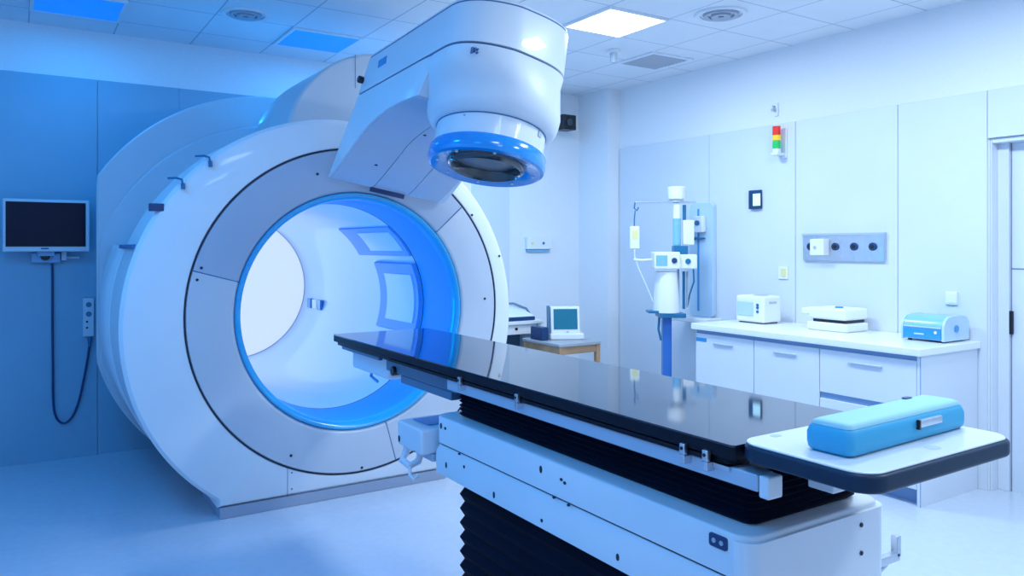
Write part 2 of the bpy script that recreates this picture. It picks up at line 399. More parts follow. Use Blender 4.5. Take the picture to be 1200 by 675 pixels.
ringplate(angs(), lambda a: circ_outline(1.61, 1.12, 1.225, a, zmin=.05, xmin=.45), .72,
          [('i', 0, 5.585), ('o', .012, 5.585), ('o', 0, 5.597), ('i', 0, 5.597)], 'rear_ring', MREAR, G)
# small details on the face edge
p = onY(183, 243, GY+.02)
M().box(p.x-.035, p.x+.035, GY+.002, GY+.03, p.z-.02, p.z+.02).make('label_plate', MDARKB, G, .002)
for x, y in ((214, 215), (246, 189)):
    p = onY(x, y, GY-.004)
    M().tube([(p.x-.06, GY+.06, p.z+.03), (p.x-.03, GY-.002, p.z+.028), (p.x-.005, GY-.012, p.z+.02), (p.x, GY-.008, p.z-.005)], .006).cyl((p.x, GY-.012, p.z), (p.x+.002, GY-.012, p.z-.03), .011, 10).make('latch', MTUBE, G)
# arch shaped upper housing behind the head
arch = []
for i in range(33):
    t_ = R(180-180*i/32); arch.append((1.95+.63*math.cos(t_), 2.055+.63*math.sin(t_)))
arch = [(1.32, 1.95)] + arch + [(2.58, 1.6), (1.9, 1.85)]
M().prism([(x, z) for x, z in arch], XZ, 4.50, 5.30).make('upper_housing', MREAR, G, .02, 3)
p = onY(417, 82, 4.49)
M().box(p.x-.0015, p.x+.0015, 4.4985, 4.502, 2.45, 2.655).make('housing_joint', MSEAMB, G)

# ------------------------------------------------------------ arm and head (rotates with the ring: children of the gantry)
def frame(roll, pitch, piv=1.1):
    a, b = R(roll), R(pitch)
    U = Vector((math.cos(a), 0, -math.sin(a))); W0 = Vector((math.sin(a), 0, math.cos(a))); Y = Vector((0, 1, 0))
    T = -math.cos(b)*Y+math.sin(b)*W0; W = math.sin(b)*Y+math.cos(b)*W0; c = Vector((CX, GY, CZ0))+W0*piv
    return lambda u, t, w_: c+U*u+T*t+W*(w_-piv)
FA = frame(10, 3); FB = frame(13, 7)
HW = .33
# outline of arm + D-shaped head in plan (u, t), going round
def dshape(hw=HW, tc=1.30, ft=.22, t0=-.02, n=48, ex=2.7):
    pts = [(-hw, t0)]
    for i in range(12): pts.append((-hw, t0+(tc-t0)*(i+1)/12))
    for i in range(1, n):
        a = PI-PI*i/n; cs, sn = math.cos(a), math.sin(a)
        pts.append((hw*math.copysign(abs(cs)**(2/ex), cs), tc+ft*abs(sn)**(2/ex)))
    for i in range(13): pts.append((hw, tc+(t0-tc)*i/12))
    return pts
ST = .30
def skew(pts): return [(u, t-max(0, u+.08)/HW*.06*min(1, max(0, t-.9)/.4)) for u, t in pts]
def ring(hw, tc, ft, w_, t0=ST): return [FA(u, t, w_(u, t) if callable(w_) else w_) for u, t in skew(dshape(hw, tc, ft, t0))]
seamw = lambda u, t: 1.160+.0*t+.045*(u+HW)
topw = lambda u, t: 1.372+.0*t+.085*(u+HW)
off = lambda f_, d_: (lambda u, t: f_(u, t)+d_)
# head body: D-shaped at the seam, round at the collar; everything else on the head hangs on it
def circB(r, t, w_, n=72, u=0): return [FB(u+r*math.cos(a), t+r*math.sin(a), w_) for a in [2*PI*i/n for i in range(n)]]
def dA(hw, tb, tf, w_, n=72, ex=2.7, tc=1.30, exb=5):
    out = []
    for i in range(n):
        a = 2*PI*i/n; cs, sn = math.cos(a), math.sin(a)
        rf = tf-tc if sn > 0 else tc-tb
        e_ = ex if sn > 0 else exb
        u = hw*math.copysign(abs(cs)**(2/e_), cs); t_ = tc+rf*math.copysign(abs(sn)**(2/e_), sn)
        t_ = skew([(u, t_)])[0][1]
        out.append(FA(u, t_, w_(u, t_) if callable(w_) else w_))
    return out
def mixr(a, b, k): return [x*(1-k)+y*k for x, y in zip(a, b)]
top = dA(HW, .84, 1.52, off(seamw, -.008), exb=2.6); m1 = dA(HW, .845, 1.515, off(seamw, -.06), ex=2.6, tc=1.28, exb=2.5)
low = circB(.320, 1.168, .895, u=-.010)
HD = M().loft([top, m1, mixr(m1, low, .33), mixr(m1, low, .66), low, circB(.317, 1.162, .860, u=-.008), circB(.309, 1.156, .838, u=-.004), circB(.298, 1.15, .820), circB(.282, 1.15, .810), circB(.262, 1.15, .806)]).make('treatment_head', MW, G, ang=50)
tc_ = M().loft([ring(HW, 1.30, .22, off(seamw, .004), .32), ring(HW, 1.30, .22, off(topw, -.03), .42), ring(HW-.006, 1.295, .218, off(topw, -.008), .45), ring(HW-.02, 1.285, .21, off(topw, .004), .47), ring(HW-.12, 1.2, .18, off(topw, .016), .6), ring(.08, 1.0, .12, off(topw, .02), .75)]).make('top_cover', MW, HD, ang=50)
M().loft([ring(HW+.0012, 1.30, .22, off(topw, -.026), .43), ring(HW-.002, 1.298, .22, off(topw, -.019), .432)]).make('top_seam', MSEAMB, HD) 
M().loft([ring(HW-.008, 1.29, .215, off(seamw, -.006), .33), ring(HW-.008, 1.29, .215, off(seamw, .006), .33)]).make('seam', MSEAMB, HD)
# arm: side walls with an arched lower edge, and curved underside
AP = [(.0, .72), (.10, .755), (.31, .85), (.49, .935), (.73, .985), (.95, .992), (1.3, .985)]
def arch_w(t):
    P = [(-.2, .6)]+AP+[(1.6, .97)]
    for i in range(1, len(P)-2):
        if t <= P[i+1][0] or i == len(P)-3:
            x0, y0 = P[i]; x1, y1 = P[i+1]; m0 = (P[i+1][1]-P[i-1][1])/(P[i+1][0]-P[i-1][0]); m1 = (P[i+2][1]-P[i][1])/(P[i+2][0]-P[i][0])
            h = x1-x0; q = min(1, max(0, (t-x0)/h))
            return (2*q**3-3*q*q+1)*y0+(q**3-2*q*q+q)*h*m0+(-2*q**3+3*q*q)*y1+(q**3-q*q)*h*m1
NS = 34; rings = []
for i in range(NS+1):
    k = i/NS; tb = .03+1.06*k; tt = .325+(1.22-.325)*k; bw = arch_w(tb)
    ex_ = .10*(1-min(1, tb/.9)); ins = .0
    us = -HW+.012*max(0, (k-.85)/.15)**2
    rings.append([FA(us, tb, bw), FA(us, (tb+tt)/2, (bw+seamw(us, tt))/2), FA(us, tt, seamw(us, tt)-.006), FA(HW, tt, seamw(HW, tt)-.006), FA(HW+ex_, tb, bw+.06), FA(HW+ex_, tb, bw), FA(0, tb, bw+.003)])
HD0 = HD
AR = M().loft(rings).make('arm', MW, G, ang=35)
# darker underside skin with seams
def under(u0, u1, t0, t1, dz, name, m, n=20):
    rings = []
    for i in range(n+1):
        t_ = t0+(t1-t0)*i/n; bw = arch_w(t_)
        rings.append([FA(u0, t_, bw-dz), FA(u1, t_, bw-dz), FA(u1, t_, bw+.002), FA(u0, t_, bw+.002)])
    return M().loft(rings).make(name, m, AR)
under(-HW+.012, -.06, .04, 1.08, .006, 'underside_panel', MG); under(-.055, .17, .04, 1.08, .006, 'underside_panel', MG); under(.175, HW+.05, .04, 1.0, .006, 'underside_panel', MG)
M().box(-.07, .15, .03, .045, .705, .735, lambda a, b, c: FA(a, b, c)).make('foot_slot', MDARKB, AR)
for u, t_ in ((-.14, .25), (-.03, .6)): 
    c = FA(u, t_, arch_w(t_)-.008); c2 = FA(u, t_, arch_w(t_)); M().cyl(c, c2, .009, 12).make('screw', MSEAM, AR)
M().loft([circB(.262, 1.15, .830), circB(.262, 1.145, .69), circB(.2, 1.145, .69), circB(.2, 1.15, .830)], loop=True).make('collar', MW, HD)
M().loft([circB(.265, 1.15, .802), circB(.265, 1.15, .809), circB(.24, 1.15, .809), circB(.24, 1.15, .802)], loop=True).make('collar_seam', MSEAMB, HD)
tR = 1.143
M().loft([circB(.255, tR, .715), circB(.272, tR, .708), circB(.281, tR, .692), circB(.282, tR, .650), circB(.276, tR, .632), circB(.262, tR, .626), circB(.205, tR, .640), circB(.184, tR, .650), circB(.17, tR, .70), circB(.17, tR, .715)], loop=True).make('faceplate', MBLUE, HD, ang=30)
M().loft([circB(.188, tR, .645), circB(.180, tR, .628), circB(.168, tR, .622), circB(.158, tR, .635), circB(.150, tR, .70), circB(.186, tR, .70)], loop=True).make('aperture_ring', MLENS, HD)
M().loft([circB(.156, tR, .675), circB(.10, tR, .660), circB(.05, tR, .664), circB(.02, tR, .668)]).make('aperture', MNOZ, HD)
for k in range(8):
    a = R(22.5+45*k); c = FB(.232*math.cos(a), tR+.232*math.sin(a), .640); c2 = FB(.232*math.cos(a), tR+.232*math.sin(a), .629)
    M().cyl(c, c2, .007, 10).make('bolt', MDEV, HD)
def onhead(F, r, ang, w_, sz, sh, name, m, tc=1.15, th=.003):
    a = R(ang); cu, ct = r*math.cos(a), tc+r*math.sin(a); du, dt = -math.sin(a), math.cos(a)
    nu, nt_ = math.cos(a), math.sin(a)
    v = []
    for s in (-1, 1):
        for q in (-.004, th):
            for z in (-1, 1): v.append(F(cu+du*s*sz+nu*q, ct+dt*s*sz+nt_*q, w_+z*sh))
    return M().add(v, [(0, 1, 3, 2), (4, 6, 7, 5), (0, 4, 5, 1), (2, 3, 7, 6), (0, 2, 6, 4), (1, 5, 7, 3)]).make(name, m, HD)
onhead(FB, .262, 62, .785, .014, .014, 'index_mark', MDEVG)
onhead(FB, .262, 150, .79, .004, .004, 'index_mark', MDEVG)
# logo mark at the front of the head below the seam
for du, hh, dw in ((-.010, .014, 0), (.0, .010, .003), (.009, .004, -.009), (.009, .004, .006)):
    u, t_ = -.262+du, 1.475+du*.6
    M().box(-.0028, .0028, -.012, .003, -hh, hh, lambda a, b, cc: FA(u+a, t_-b, seamw(u, t_)-.045+dw+cc)).make('logo_mark', MSEAMB, HD)
# label on the arm side, black knob and bracket at the back
M().box(-HW-.003, -HW+.002,   .56, .66, 1.255, 1.295, lambda a, b, c: FA(a, b, c)).make('side_label', MDB, HD)
M().cyl(FA(-HW-.028, .36, 1.235), FA(-HW+.01, .36, 1.235), .02, 16).make('knob', MBLK, HD, .004)

# ------------------------------------------------------------ treatment couch
K = thing('treatment_couch', 'long treatment couch with glossy black top, white boxes and black bellows below', 'treatment couch', (1.68, 2.0, 0))
X0, X1 = 1.40, 1.953
pl = rrect(X0, X1, 1.222, 3.915, .012)
M().prism(pl, XY, 1.010, 1.015).make('table_top', MTOP, K)
M().prism(rrect(X0+.001, X1-.001, 1.222, 3.914, .012), XY, .978, 1.010).make('table_slab', MEDGE, K, .003, 2)
pl = rrect(X0+.012, X1-.012, 1.24, 3.90, .03)
M().prism(pl, XY, .962, .980).make('top_edge', MEDGE, K)
M().box(X0+.001, X0+.014, 1.30, 3.2, .963, .975).box(X0+.006, X0+.012, 1.30, 3.2, .9615, .964).make('side_rail', MEDGE, K, .002, 1)
# white head board
bd = rrect(X0, 2.0, .88, 1.222, .06, 10)
bo = M().prism(bd, XY, .985, 1.025).make('end_board', MBEDGE, K, .010, 3)
bd2 = rrect(X0+.006, 1.992, .888, 1.219, .055, 10)
M().prism(bd2, XY, 1.0235, 1.029).make('board_top', MBOARD, bo, .003, 2)
M().prism(rrect(1.70, 1.74, .92, .95, .014, 6), XY, 1.0288, 1.0295).make('hole_cover', MRAIL, bo)
M().prism(rrect(1.50, 1.53, 1.185, 1.205, .009, 6), XY, 1.0288, 1.0295).make('hole_cover', MRAIL, bo)
# rail beams, with a front bracket
M().box(1.412, 1.47, 1.165, 2.66, .920, .960).make('rail', MRAIL, K, .004)
M().box(1.88, 1.92, 1.165, 2.66, .918, .962).make('rail', MRAIL, K, .004)
M().box(1.415, 1.465, 1.135, 1.164, .908, .960).make('rail_end', MCW, K, .005)
M().box(1.60, 1.72, 1.10, 1.17, .90, .96).make('rail_end', MCW, K, .004)
for y in (2.52, 2.13, 1.375, 1.30):
    c = M().box(X0-.014, X0+.0005, y-.009, y+.009, .962, .990).box(X0-.014, X0+.03, y-.009, y+.009, .940, .962).make('clamp', MSTEEL, K, .002, 1)
    M().cyl((X0-.016, y, .978), (X0-.012, y, .978), .0045, 10).make('clamp_screw', MBLK, c)
M().box(1.405, 1.43, 1.24, 1.29, .950, .960).make('clamp_tongue', MSTEEL, K)
# bellows
def bellows(x0, x1, y0, y1, z0, z1, n, d, name):
    rings = []
    for i in range(2*n+1):
        k = d if i % 2 == 0 else 0; z = z0+(z1-z0)*i/(2*n)
        rings.append([(x, y, z) for x, y in rrect(x0+k, x1-k, y0+k, y1-k, .03, 4)])
    return M().loft(rings).make(name, MBEL, K, ang=20)
bellows(1.490, 1.925, 1.245, 2.725, .799, .917, 7, .010, 'upper_bellows')
M().box(1.51, 1.90, 1.27, 2.70, .915, .978).make('bellows_lid', MBLK, K)
bellows(1.49, 1.90, 1.28, 2.72, .0, .572, 10, .015, 'lower_bellows')
# white boxes
rings = []
for ins, z in ((0, .692), (0, .793), (.002, .7965), (.006, .7985)):
    rings.append([(x, y, z) for x, y in rrect(1.425+ins, 1.965-ins, 1.20+ins, 2.79-ins, .05, 6)])
ub = M().loft(rings).make('upper_box', MCW, K)
M().prism(rrect(1.433, 1.957, 1.208, 2.782, .045), XY, .684, .694).make('box_joint', MSEAM, K)
rings = []
for ins, z in ((0, .572), (0, .655), (.012, .684), (.03, .686)):
    rings.append([(x, y, z) for x, y in rrect(1.418+ins, 1.972-ins, 1.19+ins, 2.80-ins, .05, 6)])
lb = M().loft(rings).make('lower_box', MCW, K)
def sidemark(x, y, X, ry, rz, m, parent, nm='screw', th=.002):
    p = onX(x, y, X); n = 14
    M().loft([[(X-th, p.y+ry*math.cos(2*PI*i/n), p.z+rz*math.sin(2*PI*i/n)) for i in range(n)], [(X+.003, p.y+ry*math.cos(2*PI*i/n), p.z+rz*math.sin(2*PI*i/n)) for i in range(n)]]).make(nm, m, parent)
for x, y, rz in ((517, 499, .012), (522, 502, .006), (634, 550, .012), (658, 562, .005), (662, 566, .005)): sidemark(x, y, 1.425, .007, rz, MSEAM, ub)
for x, y, rz in ((523, 545, .012), (538, 532, .004), (544, 547, .006), (579, 580, .012), (649, 583, .004), (666, 592, .004), (724, 653, .010), (635, 610, .006)): sidemark(x, y, 1.418, .006, rz, MSEAM, lb)
p0 = onX(832, 626, 1.425); p1 = onX(853, 643, 1.425)
pt = M().prism(rrect(p1.y, p0.y, (p0.z+p1.z)/2-.016, (p0.z+p1.z)/2+.016, .007), YZ, 1.421, 1.428).make('port_panel', MDARKB, ub)
for s in (-.3, .3):
    yc = (p0.y+p1.y)/2+s*(p0.y-p1.y)*.7; M().cyl((1.419, yc, (p0.z+p1.z)/2), (1.4215, yc, (p0.z+p1.z)/2), .006, 12).make('button', MDEVG, pt)
for x, y in ((1009, 615), (1009, 648)):
    p = onY(x, y, 1.1885); M().cyl((p.x, 1.1855, p.z), (p.x, 1.191, p.z), .006, 10).make('screw', MSEAM, ub)
ec = [(x, y) for x, y in rrect(1.4165, 1.9735, 1.1885, 2.7, .05, 8) if y < 1.239]
M().prism(ec, XY, .574, .786).make('end_cover', MCW, K)
# carriage under the far end
M().box(1.46, 1.90, 2.668, 3.36, .895, .958).make('carriage', MUND, K, .006)
M().box(1.47, 1.88, 2.735, 3.22, .855, .893).make('carriage_tray', MUND, K, .006)
M().box(1.475, 1.86, 3.365, 3.83, .845, .960).make('carriage_cap', MCW, K, .012, 3)
M().box(1.425, 1.445, 3.36, 3.85, .942, .958).make('rail_tip', MUND, K, .003)
M().cyl((1.445, 3.26, .905), (1.49, 3.26, .905), .022, 16).make('knob', MBLK, K, .004)
M().tube([(1.52, 3.50, .90), (1.50, 3.62, .88), (1.51, 3.66, .82), (1.52, 3.60, .80)], .008).make('cable', MTUNB, K)
# hook bracket at the near end
M().box(1.973, 2.10, 1.232, 1.252, .590, .614).box(2.085, 2.106, 1.232, 1.252, .60, .66).make('hook_bracket', MSTEEL, K, .003)
M().tube([(1.97, 1.245, .575), (2.01, 1.245, .57), (2.05, 1.245, .585), (2.07, 1.245, .60)], .006).make('hook_stay', MSTEEL, K)
# control box beside the far end of the couch
cb = M().box(1.372, 1.60, 2.805, 3.04, .630, .735).make('control_box', MCW, K, .012, 3)
M().box(1.43, 1.59, 2.86, 3.0, .7345, .739).make('control_pad', MDB, cb, .002, 1)
sidemark(468, 514, 1.372, .008, .014, MSEAM, cb); sidemark(486, 529, 1.372, .003, .003, MSEAM, cb)
M().tube([(1.40, 2.99, .632), (1.39, 2.99, .60), (1.37, 2.98, .575), (1.38, 2.93, .56), (1.42, 2.93, .575), (1.43, 2.93, .60), (1.42, 2.93, .632)], .016, 10).make('handle', MCW, cb)
M().tube([(1.38, 2.93, .57), (1.372, 2.91, .53), (1.38, 2.89, .515), (1.40, 2.89, .53)], .008, 8).make('cable_hook', MCW, cb)
M().box(1.42, 1.50, 2.80, 2.90, .60, .631).make('mount', MRAIL, cb, .004)

# teal pad case on the board
T = thing('pad_case', 'long turquoise padded case with silver clasp lying on the white board', 'case', (1.73, 1.04, 1.03))
a_ = R(2.0)
def TX(x, y, z):   # local box along X
    return (1.475+x*math.cos(a_)-y*math.sin(a_), .972+x*math.sin(a_)+y*math.cos(a_), 1.0302+z)
def padring(ins, z, L=.505, Wd=.115, r=.02): return [TX(x, y, z) for x, y in rrect(ins, L-ins, ins, Wd-ins, max(.006, r-ins*.3), 5)]
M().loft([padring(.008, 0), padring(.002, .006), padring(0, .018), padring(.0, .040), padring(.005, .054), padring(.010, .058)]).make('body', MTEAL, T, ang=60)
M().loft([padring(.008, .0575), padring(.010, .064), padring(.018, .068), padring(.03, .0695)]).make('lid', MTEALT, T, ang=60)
cl = M().box(.262, .372, -.006, .004, .030, .048, TX).make('clasp', MSTEEL, T, .003)
M().box(.262, .268, -.008, .0, .028, .050, TX).make('clasp_end', MBLK, cl)
M().prism(rrect(.38, .41, .085, .10, .006), lambda x, y, z: TX(x, y, z), .069, .072).make('button', MDARKB, T)

# ------------------------------------------------------------ cabinets along the right wall
yb = [2.42, 3.05, 3.567, 4.11]
FXc = 4.29
def handle(parent, y0, y1, z, m=MRAIL): M().box(FXc-.012, FXc-.001, y0, y1, z-.006, z+.006).make('handle', m, parent, .002, 1)
def cabinet(y0, y1, label, kind, side=False):
    t = thing('base_cabinet', label, 'cabinet', ((FXc+4.9)/2, (y0+y1)/2, 0), 'white base cabinets under the worktop' if False else None)
    M().box(FXc+.02, 4.925, y0+.001, y1-.001, .09, .855).make('carcass', MCAB, t)
    M().box(FXc+.07, 4.90, y0+.01, y1-.01, 0, .09).make('plinth', MGAP, t)  # toe-kick shade put into the plinth's blue-grey
    M().box(FXc+.012, FXc+.02, y0+.001, y1-.001, .80, .855).make('grip_recess', MGAP, t)
    if kind == 'door':
        d_ = M().box(FXc, FXc+.02, y0+.003, y1-.003, .095, .825).make('door', MCAB, t, .002, 1)
        handle(d_, (y0+y1)/2-.09, (y0+y1)/2+.09, .765)
    else:
        for a, b in ((.555, .825), (.33, .515), (.095, .29)):
            d_ = M().box(FXc, FXc+.02, y0+.003, y1-.003, a, b).make('drawer', MCAB, t, .002, 1)
            handle(d_, (y0+y1)/2-.11, (y0+y1)/2+.11, b-.06)
        for z in (.535, .31): M().box(FXc+.012, FXc+.02, y0+.003, y1-.003, z-.02, z+.02).make('grip_recess', MGAP, t)
    if side:
        M().box(FXc, 4.925, y0-.018, y0, 0, .855).make('side_panel', MCAB, t, .001, 1)
        M().box(FXc, FXc+.004, y0-.021, y0-.018, 0, .855).make('edge_strip', MGAP, t)
    return t
cabinet(yb[0], yb[1], 'white drawer cabinet at the right end of the wall counter', 'drawers', True)
cabinet(yb[1], yb[2], 'white door cabinet in the middle, left of the drawer cabinet', 'door')
c3 = cabinet(yb[2], yb[3], 'white door cabinet at the left end of the wall counter with a small blue sticker', 'door')
p0 = onX(816, 395, FXc); p1 = onX(828, 401, FXc)
M().box(FXc-.0015, FXc+.001, p1.y, p0.y, p1.z, p0.z).make('sticker', MDB, c3)
tag(M().box(4.26, 4.929, 2.385, 4.13, .8552, .900).make('worktop', MCTOP, None, .005, 2), 'long white worktop on the base cabinets along the right wall', 'worktop')
Z = .9003
# white steriliser box
p = onX(889, 375, 4.45)
def boxdev(x0, x1, y0, y1, z0, z1, r): 
    return M().box(x0, x1, y0, y1, z0, z1)
ya, yc = 3.75, 4.015
t = thing('steriliser', 'small white boxy device with grey window on the left of the worktop', 'device', (4.72, (ya+yc)/2, Z))
M().box(4.62, 4.82, ya, yc, Z+.008, Z+.205).make('body', MDEV, t, .018, 4)
M().box(4.614, 4.622, ya+.095, yc-.02, Z+.055, Z+.16).make('window', MPALE, t, .004)
for z in (.09, .12, .14): M().cyl((4.612, ya+.055, Z+z), (4.622, ya+.055, Z+z), .010, 14).make('button', MTUBE, t)
M().box(4.68, 4.76, ya-.004, ya+.004, Z+.15, Z+.165).make('side_grip', MDEVG, t)
M().box(4.64, 4.80, ya+.02, yc-.02, Z, Z+.009).make('foot', MBLK, t)
M().prism(rrect(4.68, 4.76, ya+.06, ya+.16, .02), XY, Z+.204, Z+.21).make('top_catch', MDEVG, t)
# white two-tier scale
ya, yc = 3.08, 3.387
t = thing('baby_scale', 'flat white two tier device in the middle of the worktop', 'device', (4.74, (ya+yc)/2, Z))
M().box(4.62, 4.87, ya, yc, Z, Z+.058).make('base', MDEV, t, .012, 3)
M().box(4.64, 4.85, ya+.02, yc-.04, Z+.058, Z+.078).make('gap', MBLK, t)
M().box(4.625, 4.88, ya+.01, yc-.01, Z+.078, Z+.155).make('tray', MDEV, t, .016, 3)
M().box(4.66, 4.84, yc-.01, yc+.075, Z+.10, Z+.145).make('side_flap', MDEV, t, .012, 3)
M().prism(rrect(4.70, 4.75, ya+.10, ya+.15, .02), XY, Z+.154, Z+.165).make('knob', MDB, t, .002)
# blue device
ya, yc = 2.44, 2.705
t = thing('blue_warmer', 'blue box shaped device with rounded lid at the right end of the worktop', 'device', (4.7700, (ya+yc)/2, Z))
prof = [(4.6200, Z+.012), (4.6200, Z+.085), (4.6350, Z+.125), (4.6700, Z+.148), (4.7200, Z+.155), (4.8200, Z+.155), (4.8700, Z+.145), (4.9000, Z+.11), (4.9000, Z+.012)]
M().prism(prof, lambda x, z, y: (x, y, z), ya+.014, yc-.008).make('body', MDBL, t, .004, 2)
M().prism([(x+(-.004 if x < 4.72 else .004), z+(.004 if z > Z+.05 else -.004)) for x, z in prof], lambda x, z, y: (x, y, z), ya, ya+.016).make('end_cheek', MPALE, t, .003, 2)
M().prism([(x+(-.004 if x < 4.72 else .004), z+(.004 if z > Z+.05 else -.004)) for x, z in prof], lambda x, z, y: (x, y, z), yc-.012, yc).make('end_cheek', MPALE, t, .003, 2)
M().box(4.6140, 4.6220, ya+.02, yc-.016, Z+.018, Z+.078).make('front_panel', MDB, t, .002)
M().box(4.6150, 4.6220, ya+.02, yc-.016, Z+.084, Z+.092).make('trim', MPALE, t)
M().cyl((4.6100, ya+.05, Z+.06), (4.6160, ya+.05, Z+.06), .009, 12).make('button', MYEL, t)
M().box(4.6110, 4.6150, ya+.12, ya+.18, Z+.04, Z+.05).make('logo_plate', MPALE, t)
M().cyl((4.7500, ya-.006, Z+.08), (4.7500, ya+.002, Z+.08), .022, 16).make('dial', MDB, t)
for x in (4.6500, 4.8700):
    for y in (ya+.04, yc-.04): M().cyl((x, y, Z), (x, y, Z+.014), .012, 10).make('foot', MBLK, t)

# ------------------------------------------------------------ things on the right wall
def wbox(x0, y0, x1, y1, th, name, m, parent=None, bevel=.003, X=WX):
    a, b = onX(x0, (y0+y1)/2, X), onX(x1, (y0+y1)/2, X); xm = (x0+x1)/2
    z1, z0 = onX(xm, y0, X).z, onX(xm, y1, X).z
    return M().box(X-th, X-.0005, b.y, a.y, z0, z1).make(name, m, parent, bevel, 2)
def wthing(name, label, cat, x, y, X=WX): p = onX(x, y, X); return thing(name, label, cat, (X, p.y, p.z))
t = wthing('socket_panel', 'long steel medical socket panel on the wall above the worktop', 'socket panel', 991, 290)
wbox(943, 275, 1039, 306, .02, 'back_plate', MSTEEL, t)
wbox(943, 273, 1039, 275.5, .032, 'lip', MDEVG, t, .001)
for x in (952, 981, 1003, 1025):
    p = onX(x, 289, WX); s = M().cyl((WX-.03, p.y, p.z), (WX-.019, p.y, p.z), .028, 20).make('socket', MDARKB, t, .002)
    M().cyl((WX-.034, p.y, p.z), (WX-.030, p.y, p.z), .014, 16).make('socket_core', MBLK, s)
t2 = wthing('plug_adapter', 'white square plug in the left part of the steel socket panel', 'plug', 964, 290)
wbox(956, 280, 972, 299, .07, 'housing', MDEV, t2, .004, X=WX-.021)
M().cyl((WX-.095, t2.location.y, t2.location.z), (WX-.090, t2.location.y, t2.location.z), .012, 14).make('cap', MDEVG, t2)
t = wthing('wall_display', 'small dark framed wall display with a pale lit face', 'display', 887, 234)
wbox(880, 223, 893.5, 245, .03, 'frame', MDARKB, t, .004); wbox(882.5, 227, 891, 241, .002, 'screen', MSCRL, t, .0, X=WX-.030)
t = wthing('light_switch', 'small yellowish wall switch above the white boxy device', 'switch', 918, 320)
wbox(913, 312, 924, 327, .012, 'plate', MDEV, t, .003); wbox(915.5, 315, 921, 324, .004, 'rocker', MYEL, t, .001, X=WX-.012)
t = wthing('light_switch', 'white square wall switch above the blue device', 'switch', 1116, 350)
wbox(1109, 342, 1123, 357, .014, 'plate', MDEV, t, .003); wbox(1111, 344, 1121, 355, .004, 'rocker', MDEV, t, .002, X=WX-.014)
# signal beacon
p = onX(910, 165, WX-.07); bz = lambda y: onX(910, y, WX-.07).z
t = wthing('signal_beacon', 'red amber and green signal light stack on the right wall', 'signal light', 910, 165)
for (a, b, m_, nm) in ((148, 158.5, MRED, 'red_lens'), (158.5, 165, MAMB, 'amber_lens'), (165, 174.5, MGRN, 'green_lens')):
    M().cyl((WX-.07, p.y, bz(b)+.002), (WX-.07, p.y, bz(a)-.001), .03, 24).make(nm, m_, t)
M().cyl((WX-.07, p.y, bz(179)), (WX-.07, p.y, bz(174.5)), .031, 24).make('base', MDEV, t)
M().cyl((WX-.07, p.y, bz(148)), (WX-.07, p.y, bz(146.5)), .03, 24, .02).make('cap', MDEV, t)
M().box(WX-.10, WX-.0005, p.y-.03, p.y+.03, bz(182), bz(179)).box(WX-.012, WX-.0005, p.y-.045, p.y-.005, bz(185), bz(150)).make('bracket', MDEV, t, .003)
p = onX(909, 128, 4.94)
t = thing('wall_sensor', 'tiny wall sensor nozzle above the signal light', 'sensor', (4.95, p.y, p.z))
M().box(4.93, 4.9495, p.y-.022, p.y+.012, p.z-.055, p.z+.045).make('plate', MDEV, t, .003)
M().cyl((4.90, p.y, p.z-.01), (4.93, p.y, p.z), .013, 12).cyl((4.905, p.y, p.z+.02), (4.93, p.y, p.z+.02), .007, 10).make('nozzle', MDEVG, t)
# tall pale panel on the wall left of the counter
a, b = onX(840, 300, WX), onX(813, 300, WX); z1, z0 = onX(826, 238, WX).z, onX(826, 371, WX).z
t = thing('gas_panel', 'tall narrow pale blue medical gas panel on the wall left of the counter', 'gas panel', (WX, (a.y+b.y)/2, z0))
M().prism(rrect(a.y, b.y, z0, z1, .04), YZ, WX-.05, WX-.0005).make('panel', MPALE, t, .006)
M().box(WX-.056, WX-.049, a.y+.15, a.y+.165, z0+.05, z1-.05).make('channel', MDB, t)
M().box(WX-.20, WX-.0005, a.y-.06, b.y+.08, z0-.035, z0).make('tray', MDEV, t, .006)
zz = onX(826, 263, WX).z; ym = (a.y+b.y)/2
f_ = M().box(WX-.10, WX-.05, ym-.06, ym+.04, zz-.07, zz+.07).make('flow_meter', MDEV, t, .012, 3)
M().cyl((WX-.115, ym-.01, zz+.01), (WX-.098, ym-.01, zz+.01), .022, 18).make('gauge', MTUBE, f_)
M().cyl((WX-.10, ym+.07, zz-.12), (WX-.05, ym+.07, zz-.12), .015, 12).box(WX-.08, WX-.05, ym-.05, ym+.08, zz-.128, zz-.112).make('valve', MTUBE, t)

# ------------------------------------------------------------ anaesthesia stand beside the corner
k_ = 144.3
t = thing('infusion_stand', 'white and blue anaesthesia stand with hanging drip bag beside the corner', 'medical stand', (4.45, 4.56, 0), rz=R(-32.8))
V = lambda x, y: ((x-783)/k_, (288-y)/k_+1.48)
def vb(x0, y0, x1, y1, d0, d1, name, m, parent=t, bevel=.004):
    a, b = V(x0, y0), V(x1, y1); return M().box(a[0], b[0], d0, d1, b[1], a[1]).make(name, m, parent, bevel, 2)
def vc(x, y0, y1, r, name, m, d=0, parent=t, r1=None, bevel=0):
    a, b = V(x, y0), V(x, y1); return M().cyl((a[0], d, b[1]), (a[0], d, a[1]), r, 24, r1).make(name, m, parent, bevel)
a = V(781, 0)[0]
b_ = M()
for i in range(5):
    q = 2*PI*i/5+.3; b_.tube([(a, 0, .11), (a+.14*math.cos(q), .14*math.sin(q), .09), (a+.30*math.cos(q), .30*math.sin(q), .07)], .018)
b_.make('base', MDEVG, t)
for i in range(5):
    q = 2*PI*i/5+.3; c = (a+.30*math.cos(q), .30*math.sin(q))
    M().cyl((c[0]-.012, c[1], .034), (c[0]+.012, c[1], .034), .034, 16).make('caster', MBLK, t)
vb(775.5, 368, 786, 488, -.035, .035, 'column', MCOL)
